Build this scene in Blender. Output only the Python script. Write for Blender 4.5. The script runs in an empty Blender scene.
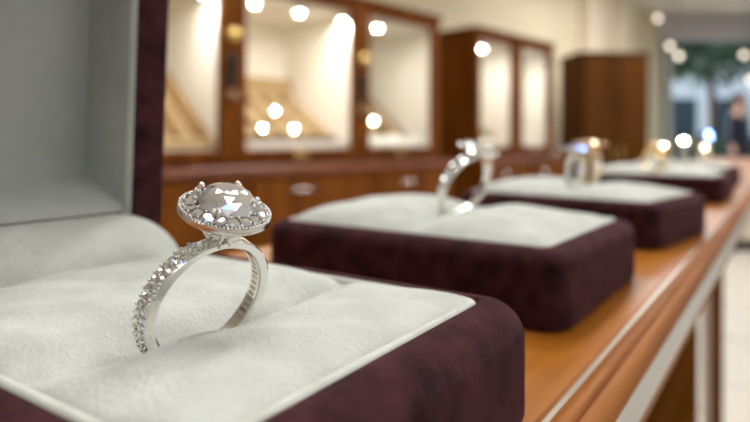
import bpy, bmesh, math, random
from mathutils import Vector, Matrix, Euler

random.seed(7)
PI = math.pi
col = bpy.context.scene.collection
sc = bpy.context.scene
EYE = 1.0                                   # camera height above the floor
YAW = math.radians(34.05)
FPX = 592.0
FWD = Vector((math.cos(YAW), math.sin(YAW), 0))
RGT = Vector((math.sin(YAW), -math.cos(YAW), 0))
CAM = Vector((0, 0, EYE))


def at(x, y, d):
    """world point seen at pixel x, y at depth d metres"""
    return CAM + FWD * d + RGT * ((x - 375) / FPX * d) + Vector((0, 0, (140 - y) / FPX * d))


def mm(x, y, z):
    return Vector((x * .001, y * .001, EYE + z * .001))


# ------------------------------------------------------------------ helpers
def link_mesh(name, bm, mat, parent=None, smooth=False, mtx=None):
    if mtx is not None:
        bm.transform(mtx)
    bmesh.ops.recalc_face_normals(bm, faces=bm.faces[:])
    me = bpy.data.meshes.new(name)
    bm.to_mesh(me)
    bm.free()
    if smooth:
        for p in me.polygons:
            p.use_smooth = True
    o = bpy.data.objects.new(name, me)
    if mat:
        me.materials.append(mat)
    col.objects.link(o)
    if parent:
        o.parent = parent
    return o


def auto_smooth(o, deg=35):
    me = o.data
    bm = bmesh.new()
    bm.from_mesh(me)
    for f in bm.faces:
        f.smooth = True
    for e in bm.edges:
        if len(e.link_faces) == 2:
            e.smooth = e.calc_face_angle(0) < math.radians(deg)
    bm.to_mesh(me)
    bm.free()
    return o


def tag(o, label=None, cat=None, group=None, kind=None):
    if label:
        o['label'] = label
    if cat:
        o['category'] = cat
    if group:
        o['group'] = group
    if kind:
        o['kind'] = kind
    return o


def thing(name, label, cat, loc=(0, 0, 0), rot=None, group=None):
    o = bpy.data.objects.new(name, None)
    o.empty_display_size = .01
    o.location = loc
    if rot is not None:
        o.rotation_euler = rot
    col.objects.link(o)
    return tag(o, label, cat, group)


def box(bm, x0, x1, y0, y1, z0, z1, bev=0, seg=2):
    g = bmesh.ops.create_cube(bm, size=1)
    vs = g['verts']
    for v in vs:
        v.co = Vector((x0 + (v.co.x + .5) * (x1 - x0), y0 + (v.co.y + .5) * (y1 - y0), z0 + (v.co.z + .5) * (z1 - z0)))
    if bev:
        es = list({e for v in vs for e in v.link_edges})
        bmesh.ops.bevel(bm, geom=es, offset=bev, segments=seg, affect='EDGES', profile=.6)
    return vs


def bxm(*a, **k):
    bm = bmesh.new()
    box(bm, *a, **k)
    return bm


def loft(bm, loops, cap0=True, cap1=True, closed=True):
    rows = [[bm.verts.new(p) for p in lp] for lp in loops]
    n = len(rows[0])
    for a, b in zip(rows, rows[1:]):
        for i in range(n if closed else n - 1):
            j = (i + 1) % n
            bm.faces.new((a[i], a[j], b[j], b[i]))
    if cap0:
        bm.faces.new(list(reversed(rows[0])))
    if cap1:
        bm.faces.new(rows[-1])
    return rows


def rrect(x0, x1, y0, y1, r, z, n=8):
    pts = []
    r = max(r, 1e-6)
    for cx, cy, a0 in ((x1 - r, y1 - r, 0), (x0 + r, y1 - r, 90), (x0 + r, y0 + r, 180), (x1 - r, y0 + r, 270)):
        for k in range(n + 1):
            a = math.radians(a0 + 90 * k / n)
            pts.append(Vector((cx + r * math.cos(a), cy + r * math.sin(a), z)))
    return pts


def lathe(bm, prof, n=48, mtx=None, close_ring=False):
    loops = []
    for r, z in prof:
        loops.append([Vector((r * math.cos(2 * PI * k / n), r * math.sin(2 * PI * k / n), z)) for k in range(n)])
    if mtx is not None:
        loops = [[mtx @ p for p in lp] for lp in loops]
    if close_ring:
        loops.append(loops[0])
        rows = [[bm.verts.new(p) for p in lp] for lp in loops[:-1]]
        rows.append(rows[0])
        for a, b in zip(rows, rows[1:]):
            for i in range(n):
                j = (i + 1) % n
                bm.faces.new((a[i], a[j], b[j], b[i]))
    else:
        loft(bm, loops)


def tube(bm, pts, rad, n=8, cyclic=False, caps=True):
    """round tube along points; rad is a number or a list"""
    pts = [Vector(p) for p in pts]
    m = len(pts)
    rads = rad if isinstance(rad, (list, tuple)) else [rad] * m
    loops = []
    up = None
    for i, p in enumerate(pts):
        if cyclic:
            t = (pts[(i + 1) % m] - pts[i - 1]).normalized()
        else:
            t = (pts[min(i + 1, m - 1)] - pts[max(i - 1, 0)]).normalized()
        if up is None:
            up = t.orthogonal().normalized()
        up = (up - t * up.dot(t)).normalized()
        s = t.cross(up)
        loops.append([p + (up * math.cos(2 * PI * k / n) + s * math.sin(2 * PI * k / n)) * rads[i] for k in range(n)])
    if cyclic:
        rows = [[bm.verts.new(q) for q in lp] for lp in loops]
        rows.append(rows[0])
        for a, b in zip(rows, rows[1:]):
            for i in range(n):
                bm.faces.new((a[i], a[(i + 1) % n], b[(i + 1) % n], b[i]))
    else:
        loft(bm, loops, caps, caps)


def ball(bm, c, r, u=10, v=6, sc3=(1, 1, 1)):
    g = bmesh.ops.create_uvsphere(bm, u_segments=u, v_segments=v, radius=r)
    for q in g['verts']:
        q.co = Vector((q.co.x * sc3[0], q.co.y * sc3[1], q.co.z * sc3[2])) + Vector(c)


def hull(bm, pts):
    vs = [bm.verts.new(p) for p in pts]
    r = bmesh.ops.convex_hull(bm, input=vs)
    dead = [e for e in r['geom_interior'] if isinstance(e, bmesh.types.BMVert)]
    if dead:
        bmesh.ops.delete(bm, geom=dead, context='VERTS')
    bmesh.ops.dissolve_limit(bm, angle_limit=math.radians(.5), verts=bm.verts[:], edges=bm.edges[:])


# ------------------------------------------------------------------ materials
def new_mat(name):
    m = bpy.data.materials.new(name)
    m.use_nodes = True
    nt = m.node_tree
    b = nt.nodes['Principled BSDF']
    return m, nt, b


def nd(nt, t, **k):
    n = nt.nodes.new(t)
    for a, v in k.items():
        if a in n.inputs:
            n.inputs[a].default_value = v
        else:
            setattr(n, a, v)
    return n


def ramp(nt, stops):
    r = nt.nodes.new('ShaderNodeValToRGB')
    e = r.color_ramp.elements
    while len(e) < len(stops):
        e.new(.5)
    for i, (p, c) in enumerate(stops):
        e[i].position = p
        e[i].color = (*c, 1)
    return r


def S(r, g, b):
    """sRGB 0-255 to linear"""
    f = lambda c: (c / 255 / 12.92) if c / 255 <= .04045 else ((c / 255 + .055) / 1.055) ** 2.4
    return (f(r), f(g), f(b))


def plain(name, c, rough=.5, metal=0, **k):
    m, nt, b = new_mat(name)
    b.inputs['Base Color'].default_value = (*c, 1)
    b.inputs['Roughness'].default_value = rough
    b.inputs['Metallic'].default_value = metal
    for a, v in k.items():
        b.inputs[a.replace('_', ' ')].default_value = v
    return m


def fabric(name, c0, c1, scale, bump, bscale, sheen, sheen_tint, rough=.95, bdist=.0004, sheen_rough=.35):
    m, nt, b = new_mat(name)
    tc = nd(nt, 'ShaderNodeTexCoord')
    n1 = nd(nt, 'ShaderNodeTexNoise', Scale=scale, Detail=5.0, Roughness=.6)
    rp = ramp(nt, [(.3, c0), (.7, c1)])
    n2 = nd(nt, 'ShaderNodeTexNoise', Scale=bscale, Detail=4.0, Roughness=.7)
    n3 = nd(nt, 'ShaderNodeTexNoise', Scale=bscale * .16, Detail=3.0)
    mx = nd(nt, 'ShaderNodeMath', operation='MULTIPLY_ADD')
    mx.inputs[1].default_value = .25
    bp = nd(nt, 'ShaderNodeBump', Strength=bump, Distance=bdist)
    L = nt.links.new
    for n in (n1, n2, n3):
        L(tc.outputs['Object'], n.inputs['Vector'])
    L(n1.outputs['Fac'], rp.inputs['Fac'])
    L(rp.outputs['Color'], b.inputs['Base Color'])
    L(n3.outputs['Fac'], mx.inputs[0])
    L(n2.outputs['Fac'], mx.inputs[2])
    L(mx.outputs[0], bp.inputs['Height'])
    L(bp.outputs['Normal'], b.inputs['Normal'])
    b.inputs['Roughness'].default_value = rough
    b.inputs['Specular IOR Level'].default_value = .15
    b.inputs['Sheen Weight'].default_value = sheen
    b.inputs['Sheen Roughness'].default_value = sheen_rough
    b.inputs['Sheen Tint'].default_value = (*sheen_tint, 1)
    return m


def wood(name, c0, c1, c2, axis_scale, rough, coat=.0, wave=14, spec=.5):
    m, nt, b = new_mat(name)
    tc = nd(nt, 'ShaderNodeTexCoord')
    mp = nd(nt, 'ShaderNodeMapping')
    mp.inputs['Scale'].default_value = axis_scale
    n1 = nd(nt, 'ShaderNodeTexNoise', Scale=1.0, Detail=6.0, Roughness=.6, Distortion=.6)
    n2 = nd(nt, 'ShaderNodeTexNoise', Scale=float(wave), Detail=4.0, Roughness=.7)
    ad = nd(nt, 'ShaderNodeMath', operation='MULTIPLY_ADD')
    ad.inputs[1].default_value = .35
    rp = ramp(nt, [(.36, c0), (.6, c1), (.84, c2)])
    L = nt.links.new
    L(tc.outputs['Object'], mp.inputs['Vector'])
    L(mp.outputs[0], n1.inputs['Vector'])
    L(mp.outputs[0], n2.inputs['Vector'])
    L(n2.outputs['Fac'], ad.inputs[0])
    L(n1.outputs['Fac'], ad.inputs[2])
    L(ad.outputs[0], rp.inputs['Fac'])
    L(rp.outputs['Color'], b.inputs['Base Color'])
    bp = nd(nt, 'ShaderNodeBump', Strength=.06, Distance=.0005)
    L(n2.outputs['Fac'], bp.inputs['Height'])
    L(bp.outputs['Normal'], b.inputs['Normal'])
    b.inputs['Roughness'].default_value = rough
    b.inputs['Coat Weight'].default_value = coat
    b.inputs['Coat Roughness'].default_value = .12
    b.inputs['Specular IOR Level'].default_value = spec
    return m


def mottled(name, c0, c1, scale, rough, bump=.05):
    m, nt, b = new_mat(name)
    tc = nd(nt, 'ShaderNodeTexCoord')
    n1 = nd(nt, 'ShaderNodeTexNoise', Scale=scale, Detail=4.0)
    rp = ramp(nt, [(.35, c0), (.65, c1)])
    L = nt.links.new
    L(tc.outputs['Object'], n1.inputs['Vector'])
    L(n1.outputs['Fac'], rp.inputs['Fac'])
    L(rp.outputs['Color'], b.inputs['Base Color'])
    bp = nd(nt, 'ShaderNodeBump', Strength=bump, Distance=.002)
    L(n1.outputs['Fac'], bp.inputs['Height'])
    L(bp.outputs['Normal'], b.inputs['Normal'])
    b.inputs['Roughness'].default_value = rough
    return m


def emit(name, c, s):
    m, nt, b = new_mat(name)
    b.inputs['Base Color'].default_value = (.8, .8, .8, 1)
    b.inputs['Emission Color'].default_value = (*c, 1)
    b.inputs['Emission Strength'].default_value = s
    return m


def gem(name, c, ior=2.4, rough=0.0):
    m, nt, b = new_mat(name)
    gl = nd(nt, 'ShaderNodeBsdfGlossy', Roughness=.03)
    gl.inputs[0].default_value = (*c, 1)
    mx = nd(nt, 'ShaderNodeMixShader')
    mx.inputs[0].default_value = .84
    nt.links.new(b.outputs[0], mx.inputs[1])
    nt.links.new(gl.outputs[0], mx.inputs[2])
    df = nd(nt, 'ShaderNodeBsdfDiffuse')               # light returned from inside the cut
    df.inputs[0].default_value = (*[.3 + .65 * v for v in c], 1)
    m2 = nd(nt, 'ShaderNodeMixShader')
    m2.inputs[0].default_value = .14
    nt.links.new(mx.outputs[0], m2.inputs[1])
    nt.links.new(df.outputs[0], m2.inputs[2])
    nt.links.new(m2.outputs[0], nt.nodes['Material Output'].inputs[0])
    b.inputs['Base Color'].default_value = (*c, 1)
    b.inputs['Roughness'].default_value = rough
    b.inputs['IOR'].default_value = ior
    b.inputs['Transmission Weight'].default_value = 1
    return m


def pane_glass(name, tint=(1, 1, 1)):
    m = bpy.data.materials.new(name)
    m.use_nodes = True
    nt = m.node_tree
    nt.nodes.clear()
    out = nd(nt, 'ShaderNodeOutputMaterial')
    tr = nd(nt, 'ShaderNodeBsdfTransparent')
    tr.inputs[0].default_value = (*tint, 1)
    gl = nd(nt, 'ShaderNodeBsdfGlossy', Roughness=.02)
    fr = nd(nt, 'ShaderNodeFresnel', IOR=1.25)
    mx = nd(nt, 'ShaderNodeMixShader')
    L = nt.links.new
    ge = nd(nt, 'ShaderNodeNewGeometry')
    fm = nd(nt, 'ShaderNodeMath', operation='SUBTRACT', use_clamp=True)   # only the outer face mirrors
    L(fr.outputs[0], fm.inputs[0])
    L(ge.outputs['Backfacing'], fm.inputs[1])
    L(fm.outputs[0], mx.inputs[0])
    L(tr.outputs[0], mx.inputs[1])
    L(gl.outputs[0], mx.inputs[2])
    L(mx.outputs[0], out.inputs[0])
    return m


M = {}
M['velvet'] = fabric('burgundy_velvet', S(28, 10, 14), S(84, 44, 50), 150, .8, 2600, .3, S(190, 130, 138), bdist=.0005, sheen_rough=.4)
M['suede'] = fabric('cream_suede', S(204, 207, 198), S(228, 230, 223), 90, .8, 1500, .2, (1, 1, .97), bdist=.0005)
M['piping'] = fabric('cream_piping', S(208, 210, 200), S(224, 225, 217), 200, .4, 2200, .2, (1, 1, .97), bdist=.0003)
M['lining'] = fabric('lid_lining', S(172, 176, 170), S(186, 190, 184), 60, .25, 1800, .1, (1, 1, 1), bdist=.0003)
M['platinum'] = plain('platinum', (.84, .82, .79), .09, 1)
M['platinum_satin'] = plain('platinum_satin', (.78, .76, .72), .2, 1)
M['gold'] = plain('yellow_gold', (.95, .68, .32), .14, 1)
M['rose_gold'] = plain('rose_gold', (.97, .82, .62), .2, 1)
M['diamond'] = gem('diamond', (1, 1, 1), 2.2)
M['blue_gem'] = gem('pale_blue_gem', S(120, 165, 255), 2.0)
M['champagne'] = gem('champagne_gem', S(255, 226, 190), 2.0)
M['counter'] = wood('counter_wood', S(120, 64, 10), S(160, 94, 22), S(186, 116, 40), (5, 90, 90), .3, 0, 6, .22)
M['moulding'] = wood('moulding_wood', S(96, 46, 6), S(136, 74, 18), S(166, 102, 40), (6, 120, 120), .5, 0, 6, .12)
M['cabinet'] = wood('mahogany', S(66, 30, 3), S(98, 50, 7), S(122, 68, 12), (14, 14, 1.2), .55, 0, 5, .1)
M['cabinet_h'] = wood('mahogany_ledge', S(84, 40, 18), S(120, 66, 42), S(140, 84, 58), (2, 16, 16), .25, .3, 5)
M['armoire'] = wood('walnut_door', S(52, 27, 5), S(76, 42, 9), S(90, 52, 14), (9, 9, .9), .7, 0, 4, .08)
M['panel'] = wood('panel_wood', S(66, 36, 10), S(90, 52, 17), S(106, 64, 24), (2, 9, 30), .9, 0, 5, 0)
M['strip'] = plain('pale_metal_strip', S(206, 202, 194), .42, .35)
M['legpale'] = plain('leg_pale', S(178, 158, 146), .5)
M['inlay'] = plain('inlay_metal', (.45, .39, .31), .3, 1)
M['steel'] = plain('chrome', (.8, .8, .8), .15, 1)
M['brass'] = plain('brass', (.85, .6, .22), .22, 1)
M['bronze'] = plain('bronze', (.3, .2, .12), .35, 1)
M['dark'] = plain('dark_iron', (.02, .022, .025), .4, .6)
M['cream'] = mottled('cream_panel', S(246, 241, 226), S(250, 246, 234), 3, .7)
M['wall'] = mottled('beige_paint', S(212, 198, 168), S(218, 204, 174), 2, .85)
M['whitewall'] = mottled('ivory_paint', S(224, 208, 184), S(230, 216, 194), 2, .7)
M['ceil'] = mottled('ceiling_paint', S(232, 226, 214), S(238, 232, 222), 1.5, .9)
M['grey'] = mottled('grey_header', S(186, 180, 184), S(194, 188, 192), 2, .7)
M['framegrey'] = plain('window_frame_grey', S(62, 58, 66), .5, .2)
M['beige'] = fabric('tan_linen', S(168, 142, 104), S(186, 160, 120), 30, .3, 300, .2, (1, .95, .85), bdist=.002)
M['whitelinen'] = fabric('white_linen', S(240, 236, 222), S(248, 244, 232), 30, .3, 300, .1, (1, 1, 1), bdist=.002)
M['brownboard'] = fabric('brown_board', S(62, 40, 20), S(78, 52, 28), 30, .3, 300, .2, (1, .95, .85), bdist=.002)
M['tanroll'] = fabric('tan_roll', S(120, 92, 56), S(140, 110, 70), 30, .3, 300, .2, (1, .95, .85), bdist=.002)
M['navy'] = fabric('navy_velvet', S(22, 30, 62), S(30, 42, 84), 30, .3, 300, .4, S(90, 110, 200), bdist=.002)
M['pane'] = pane_glass('cabinet_pane')
M['shopglass'] = pane_glass('shop_window_pane', (.86, .9, .93))
M['lamp_hot'] = emit('downlight_glow', (1, .985, .98), 75)
M['lamp_key'] = emit('key_downlight_glow', (1, .985, .97), 800)
M['lamp_case'] = emit('case_spot_glow', (1, .95, .87), 2900)
M['lamp_globe'] = emit('pendant_glow', (1, .86, .68), 5)
M['panel_near'] = emit('near_fill_glow', (.95, .98, 1), 20)  # the panel glows serve the added, unseen fill panels
M['panel_bright'] = emit('bright_fill_glow', (.96, .985, 1), 38)
M['panel_glow'] = emit('fill_panel_glow', (.94, .98, 1), 13)
M['ring_white'] = plain('white_bezel', (.8, .8, .78), .4)


def floor_mat():
    m, nt, b = new_mat('floor_tile')
    tc = nd(nt, 'ShaderNodeTexCoord')
    br = nd(nt, 'ShaderNodeTexBrick', Scale=1.0)
    br.offset = 0
    br.inputs['Color1'].default_value = (*S(222, 214, 200), 1)
    br.inputs['Color2'].default_value = (*S(216, 208, 194), 1)
    br.inputs['Mortar'].default_value = (*S(150, 138, 120), 1)
    br.inputs['Mortar Size'].default_value = .004
    br.inputs['Brick Width'].default_value = .6
    br.inputs['Row Height'].default_value = .6
    nt.links.new(tc.outputs['Object'], br.inputs['Vector'])
    nt.links.new(br.outputs['Color'], b.inputs['Base Color'])
    b.inputs['Roughness'].default_value = .22
    return m


M['floor'] = floor_mat()

# ------------------------------------------------------------------ lamps: positions used for glints too
LAMP_Z = 2.62
LAMPS = [(.10, -.55), (1.35, .50), (2.3, -.7), (-1.0, -.3), (3.6, .4), (1.1, -1.9), (-.6, .9), (2.8, .5), (5.0, 1.1)]


def half_vector(p, lamp):
    lp = Vector((lamp[0], lamp[1], LAMP_Z))
    return ((CAM - p).normalized() + (lp - p).normalized()).normalized()


# ------------------------------------------------------------------ counter (long narrow table)
CTOP = -48.5            # counter top, mm below the eye
ct = thing('display_counter', 'long polished orange-brown wooden display counter carrying the row of ring trays', 'counter',
           mm(0, 0, CTOP) + Vector((0, 0, -.9515)), (0, 0, -.018))
H = .9515               # counter height
X0, X1 = -.45, 1.86


def edge_profile():
    # y, z (mm, relative to the top): from inner groove outward and down
    return [(36.2, -20), (36.2, 0), (35.0, 0), (34.6, -.5), (34.2, 0), (31.6, .35), (30.9, .1), (30.4, -.9), (29.9, -1.0),
            (29.5, -.3), (28.8, -.4), (27.6, -1.3), (26.9, -2.6), (26.6, -3.4), (26.5, -3.6), (27.2, -4.0), (29, -4.2), (29, -20)]


bm = bmesh.new()
box(bm, X0, X1, .0362, .196, H - .022, H)
link_mesh('countertop', bm, M['counter'], ct)
bm = bmesh.new()
pr = edge_profile()
loft(bm, [[Vector((x, y * .001, H + z * .001)) for y, z in pr] for x in (X0, X1)])
auto_smooth(link_mesh('edge_moulding', bm, M['moulding'], ct), 50)
bm = bmesh.new()
box(bm, X0, X1,   .03400, .03510, H - .0006, H + .00010, bev=.00006)
link_mesh('inlay_strip', bm, M['inlay'], ct)
bm = bmesh.new()
box(bm, X0, X1, .0268, .05, H - .0128, H - .0042, bev=.0004)
o = link_mesh('apron_strip', bm, M['strip'], ct)
o['label'] = 'pale metallic apron strip under the wooden edge'
bm = bmesh.new()
box(bm, X0, .66, .075, .09, .12, H - .022)
for k in range(4):
    x = X0 + .02 + k * .27
    box(bm, x, x + .23, .071, .076, .2, H - .12, bev=.004)
link_mesh('front_panel', bm, M['panel'], ct)
link_mesh('back_panel', bxm(X0, .6, .17, .185, .12, H - .022), M['panel'], ct)
for (x, y) in ((1.75, .178), (X0 + .05, .15)):  # legs in two tones: a pale half beside a darker one
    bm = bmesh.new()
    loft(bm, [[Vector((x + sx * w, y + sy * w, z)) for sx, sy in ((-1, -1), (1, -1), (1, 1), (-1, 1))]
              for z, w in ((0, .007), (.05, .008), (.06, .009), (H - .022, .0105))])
    lg = link_mesh('leg', bm, M['legpale'], ct)
    lg['label'] = 'tapering counter leg with a pale half and a dark half'
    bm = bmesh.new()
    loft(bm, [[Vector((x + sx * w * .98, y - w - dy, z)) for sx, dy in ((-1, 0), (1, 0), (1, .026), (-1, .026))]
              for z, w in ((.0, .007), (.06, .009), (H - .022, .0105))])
    link_mesh('leg_dark_half', bm, M['panel'], lg)
    link_mesh('foot_cap', bxm(x - .012, x + .012, y - .038, y + .012, 0, .04, bev=.003), M['dark'], lg)


# ------------------------------------------------------------------ trays and pads
def velvet_block(name, x0, x1, y0, y1, z0, z1, rc, rt, rim, parent, mat, depth=.0025):
    bm = bmesh.new()
    loops = []
    n = 6
    rb = rt * .35
    for k in range(n + 1):                       # small bottom round
        a = -PI / 2 + PI / 2 * k / n
        i = rb * (1 - math.cos(a))
        loops.append(rrect(x0 + i, x1 - i, y0 + i, y1 - i, rc - i, z0 + rb + rb * math.sin(a)))
    for k in range(n + 3):                       # top round
        a = PI / 2 * k / (n + 2)
        i = rt * (1 - math.cos(a))
        loops.append(rrect(x0 + i, x1 - i, y0 + i, y1 - i, max(rc - i, rt * .3), z1 - rt + rt * math.sin(a)))
    loops.append(rrect(x0 + rim, x1 - rim, y0 + rim, y1 - rim, max(rc - rim, .001), z1))
    loops.append(rrect(x0 + rim + .0006, x1 - rim - .0006, y0 + rim + .0006, y1 - rim - .0006, max(rc - rim, .001), z1 - depth))
    loft(bm, loops)
    return link_mesh(name, bm, mat, parent, smooth=True)


def pad_grid(name, x0, x1, y0, y1, zb, dome, edge, crease_y, crease_d, crease_w, parent, mat, nx=64, ny=90, seed=0, ends=.3, asym=0):
    rnd = random.Random(seed)
    ph = [rnd.uniform(0, 6) for _ in range(6)]
    bm = bmesh.new()
    rows = []
    for i in range(nx + 1):
        x = x0 + (x1 - x0) * i / nx
        row = []
        for j in range(ny + 1):
            y = y0 + (y1 - y0) * j / ny
            e = min(x - x0, x1 - x, y - y0, y1 - y)
            f = min(1, max(0, e / edge))
            f = math.sqrt(max(0, 1 - (1 - f) ** 2))
            u = (x - x0) / (x1 - x0) * 2 - 1
            v = (y - y0) / (y1 - y0) * 2 - 1
            z = zb + dome * (1 + asym * v) * f * (.72 + .28 * (1 - u * u)) * (.8 + .2 * (1 - v * v))
            z += .0004 * f * (math.sin(x * 210 + ph[0]) * math.sin(y * 170 + ph[1]) + .5 * math.sin(x * 420 + ph[2] + y * 300))
            t = abs(y - crease_y - .0008 * math.sin(x * 60 + ph[3])) / crease_w
            fe = ends + (1 - ends) * min(1, max(0, min(x - x0, x1 - x) / (edge * 1.6)))
            z -= crease_d * fe * math.exp(-t ** 1.15)
            row.append(bm.verts.new((x, y, z)))
        rows.append(row)
    for a, b in zip(rows, rows[1:]):
        for j in range(ny):
            bm.faces.new((a[j], b[j], b[j + 1], a[j + 1]))
    # skirt so that the pad has thickness
    rim = [r[0] for r in rows] + rows[-1][1:] + [r[-1] for r in reversed(rows[:-1])] + list(reversed(rows[0][1:-1]))
    low = [bm.verts.new((v.co.x, v.co.y, zb - .004)) for v in rim]
    m = len(rim)
    for i in range(m):
        bm.faces.new((rim[i], rim[(i + 1) % m], low[(i + 1) % m], low[i]))
    return link_mesh(name, bm, mat, parent, smooth=True)


def piping(name, x0, x1, y0, y1, z, r, parent, mat, rc=.002):
    bm = bmesh.new()
    tube(bm, rrect(x0, x1, y0, y1, rc, z, 5), r, 10, cyclic=True)
    return link_mesh(name, bm, mat, parent, smooth=True)


# --- the open ring box in front (local origin: its floor centre, axes along the counter)
BX, BY = 63.0, 92.0
ob = thing('ring_box', 'open burgundy velvet ring box with raised lid holding the halo diamond ring', 'ring box', mm(BX, BY, CTOP))
zt = .0205                                        # rim height above the counter


def L(x, y):                                       # scene mm -> local m
    return ((x - BX) * .001, (y - BY) * .001)


ax0, ay0 = L(24.5, 35.0)
ax1, ay1 = L(104.5, 160)
velvet_block('base', ax0, ax1, ay0, ay1, 0, zt, .009, .0062, .0075, ob, M['velvet'])
px0, py0 = L(32.6, 43.0)
px1, py1 = L(94.5, 118.5)
pad_grid('cushion', px0, px1, py0, py1, zt - .0002, .0030, .008, L(0, 71.6)[1], .0080, .0040, ob, M['suede'], 90, 120, seed=3, ends=.12)
piping('cushion_piping', px0, px1, py0, py1, zt - .0003, .00085, ob, M['piping'])

# bolster along the hinge
bm = bmesh.new()
loops = []
nX = 40
xa, xb = L(29, 0)[0], L(95, 0)[0]
yb0, yb1 = L(0, 117)[1], L(0, 132)[1]
for i in range(nX + 1):
    s = i / nX
    x = xa + (xb - xa) * (1 - (1 - s) ** 1.8)
    dx = max(0, (x - (xb - .014)) / .014)
    g = math.sqrt(max(0.002, 1 - dx ** 2.2))
    hgt = .0104 * g
    dep = (yb1 - yb0) * (.55 + .45 * g)
    lp = [Vector((x, yb1, zt - .006)), Vector((x, yb1 - dep, zt - .006))]
    for k in range(13):
        a = PI / 2 * k / 12
        lp.append(Vector((x, yb1 - dep * math.cos(a) ** .85, zt - .0012 + (hgt + .0012) * math.sin(a))))
    loops.append(lp)
loft(bm, loops)
link_mesh('hinge_bolster', bm, M['suede'], ob, smooth=True)

# lid
lidx0, lidx1 = L(25, 0)[0], L(96.6, 0)[0]
lr = bpy.data.objects.new('lid_shell', None)
bm = bmesh.new()
lt = .0112
LH, LD = .088, .0235
yl = L(0, 131.2)[1]


tb = .0085


def open_box(bm, x0, x1, y0, y1, z0, z1, t):
    outer = rrect(x0, x1, z0, z1, .004, 0, 4)
    inner = rrect(x0 + t, x1 - t, z0 + tb, z1 - t, .002, 0, 4)
    sw = lambda lp, y: [Vector((p.x, y, p.y)) for p in lp]
    mid = rrect(x0 + .0012, x1 - .0012, z0 + .0012, z1 - .0012, .003, 0, 4)
    mid2 = rrect(x0 + t - .0012, x1 - t + .0012, z0 + tb - .0012, z1 - t + .0012, .002, 0, 4)
    loft(bm, [sw(outer, y1), sw(outer, y0 + .0016), sw(mid, y0), sw(mid2, y0), sw(inner, y0 + .0016), sw(inner, y1 - .003)])


open_box(bm, lidx0, lidx1, 0, LD, 0, LH, lt)
lean = Matrix.Translation((0, yl, zt + .0028)) @ Matrix.Rotation(math.radians(3.2), 4, 'X')
lid = link_mesh('lid', bm, M['velvet'], ob, smooth=False, mtx=lean)
auto_smooth(lid, 40)
# lining: floor slope, two end walls, top wall, back panel as one padded tray
bm = bmesh.new()
e = .0003


def lining_loop(y, i):
    return [Vector((p.x, y, p.y)) for p in rrect(lidx0 + lt - i * .1 + e, lidx1 - lt - e, tb - .0012 + i, LH - lt - e, .0012, 0, 4)]


rows = [lining_loop(.0004, .0), lining_loop(.0016, .0022), lining_loop(LD - .0065, .0072), lining_loop(LD - .0052, .0085)]
loft(bm, rows, cap0=False, cap1=True)
rim = [Vector((p.x, .0, p.y)) for p in rrect(lidx0 + lt - .0008, lidx1 - lt + .0008, tb - .0035, LH - lt + .0008, .0014, 0, 4)]
loft(bm, [rim, [p + Vector((0, -.0008, 0)) for p in rim], [p + Vector((0, -.0004, 0)) for p in rows[0]], rows[0]], False, False)
auto_smooth(link_mesh('lid_lining', bm, M['lining'], ob, mtx=lean), 50)


def tray(label, xc, yc, rot, wx, wy, seed, dome=.0072):
    t = thing('ring_tray', label, 'tray', mm(xc, yc, CTOP), (0, 0, rot), 'burgundy velvet trays along the counter')
    x0, x1, y0, y1 = -wx / 2, wx / 2, -wy / 2, wy / 2
    h = .0205
    velvet_block('base', x0, x1, y0, y1, 0, h, .008, .0045, .0065, t, M['velvet'])
    q = .0068
    pad_grid('cushion', x0 + q, x1 - q, y0 + q, y1 - q, h - .001, dome, .018, 0, .0085, .0055, t, M['suede'], 40, 60, seed=seed, ends=.62, asym=.22)
    piping('cushion_piping', x0 + q, x1 - q, y0 + q, y1 - q, h - .0002, .0008, t, M['piping'])
    return t


tray('burgundy velvet tray with cream cushion directly behind the open ring box', 188.5, 94.5, math.radians(-2), .082, .106, 11)
tray('burgundy velvet tray holding the blue-stone ring and the gold cluster ring', 329, 88, math.radians(-9), .082, .106, 12)
tray('burgundy velvet tray with cream cushion holding two small yellow gold rings', 561, 84, math.radians(-3), .082, .106, 13)
tray('farthest burgundy velvet tray, near the end of the row on the counter', 731, 86, math.radians(-3), .082, .106, 14)


# ------------------------------------------------------------------ stones and rings (metres, local)
def brilliant(bm, r, rt, e, pav, n=8, rot=0, mid=True):
    """faceted stone: girdle radius r at z = 0, table radius rt, main crown facets with normals e above the girdle plane"""
    c = math.cos(PI / n)
    h = (r - rt) * c * math.cos(e) / math.sin(e)
    pts = []
    for k in range(n):
        a = rot + 2 * PI * (k + .5) / n
        pts.append((rt * math.cos(a), rt * math.sin(a), h))
        pts.append((r * math.cos(a), r * math.sin(a), 0))
        pts.append((r * math.cos(a), r * math.sin(a), -.04 * r))
        b = a + PI / n
        pts.append((r * .52 * math.cos(b), r * .52 * math.sin(b), -pav * .52))
    pts.append((0, 0, -pav))
    hull(bm, pts)
    return h


def dome_stone(bm, r, tiers, pav, n=8, rot=0):
    pts = []
    for i, (rr, z) in enumerate(tiers):
        m = n * 2 if i == 0 else n
        for k in range(m):
            a = rot + 2 * PI * (k + (.5 if i % 2 else 0)) / m
            pts.append((rr * math.cos(a), rr * math.sin(a), z))
    for k in range(n):
        a = rot + 2 * PI * (k + .25) / n
        pts.append((r * .5 * math.cos(a), r * .5 * math.sin(a), -pav * .5))
        pts.append((r * math.cos(a), r * math.sin(a), -.04 * r))
    pts.append((0, 0, -pav))
    hull(bm, pts)


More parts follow.
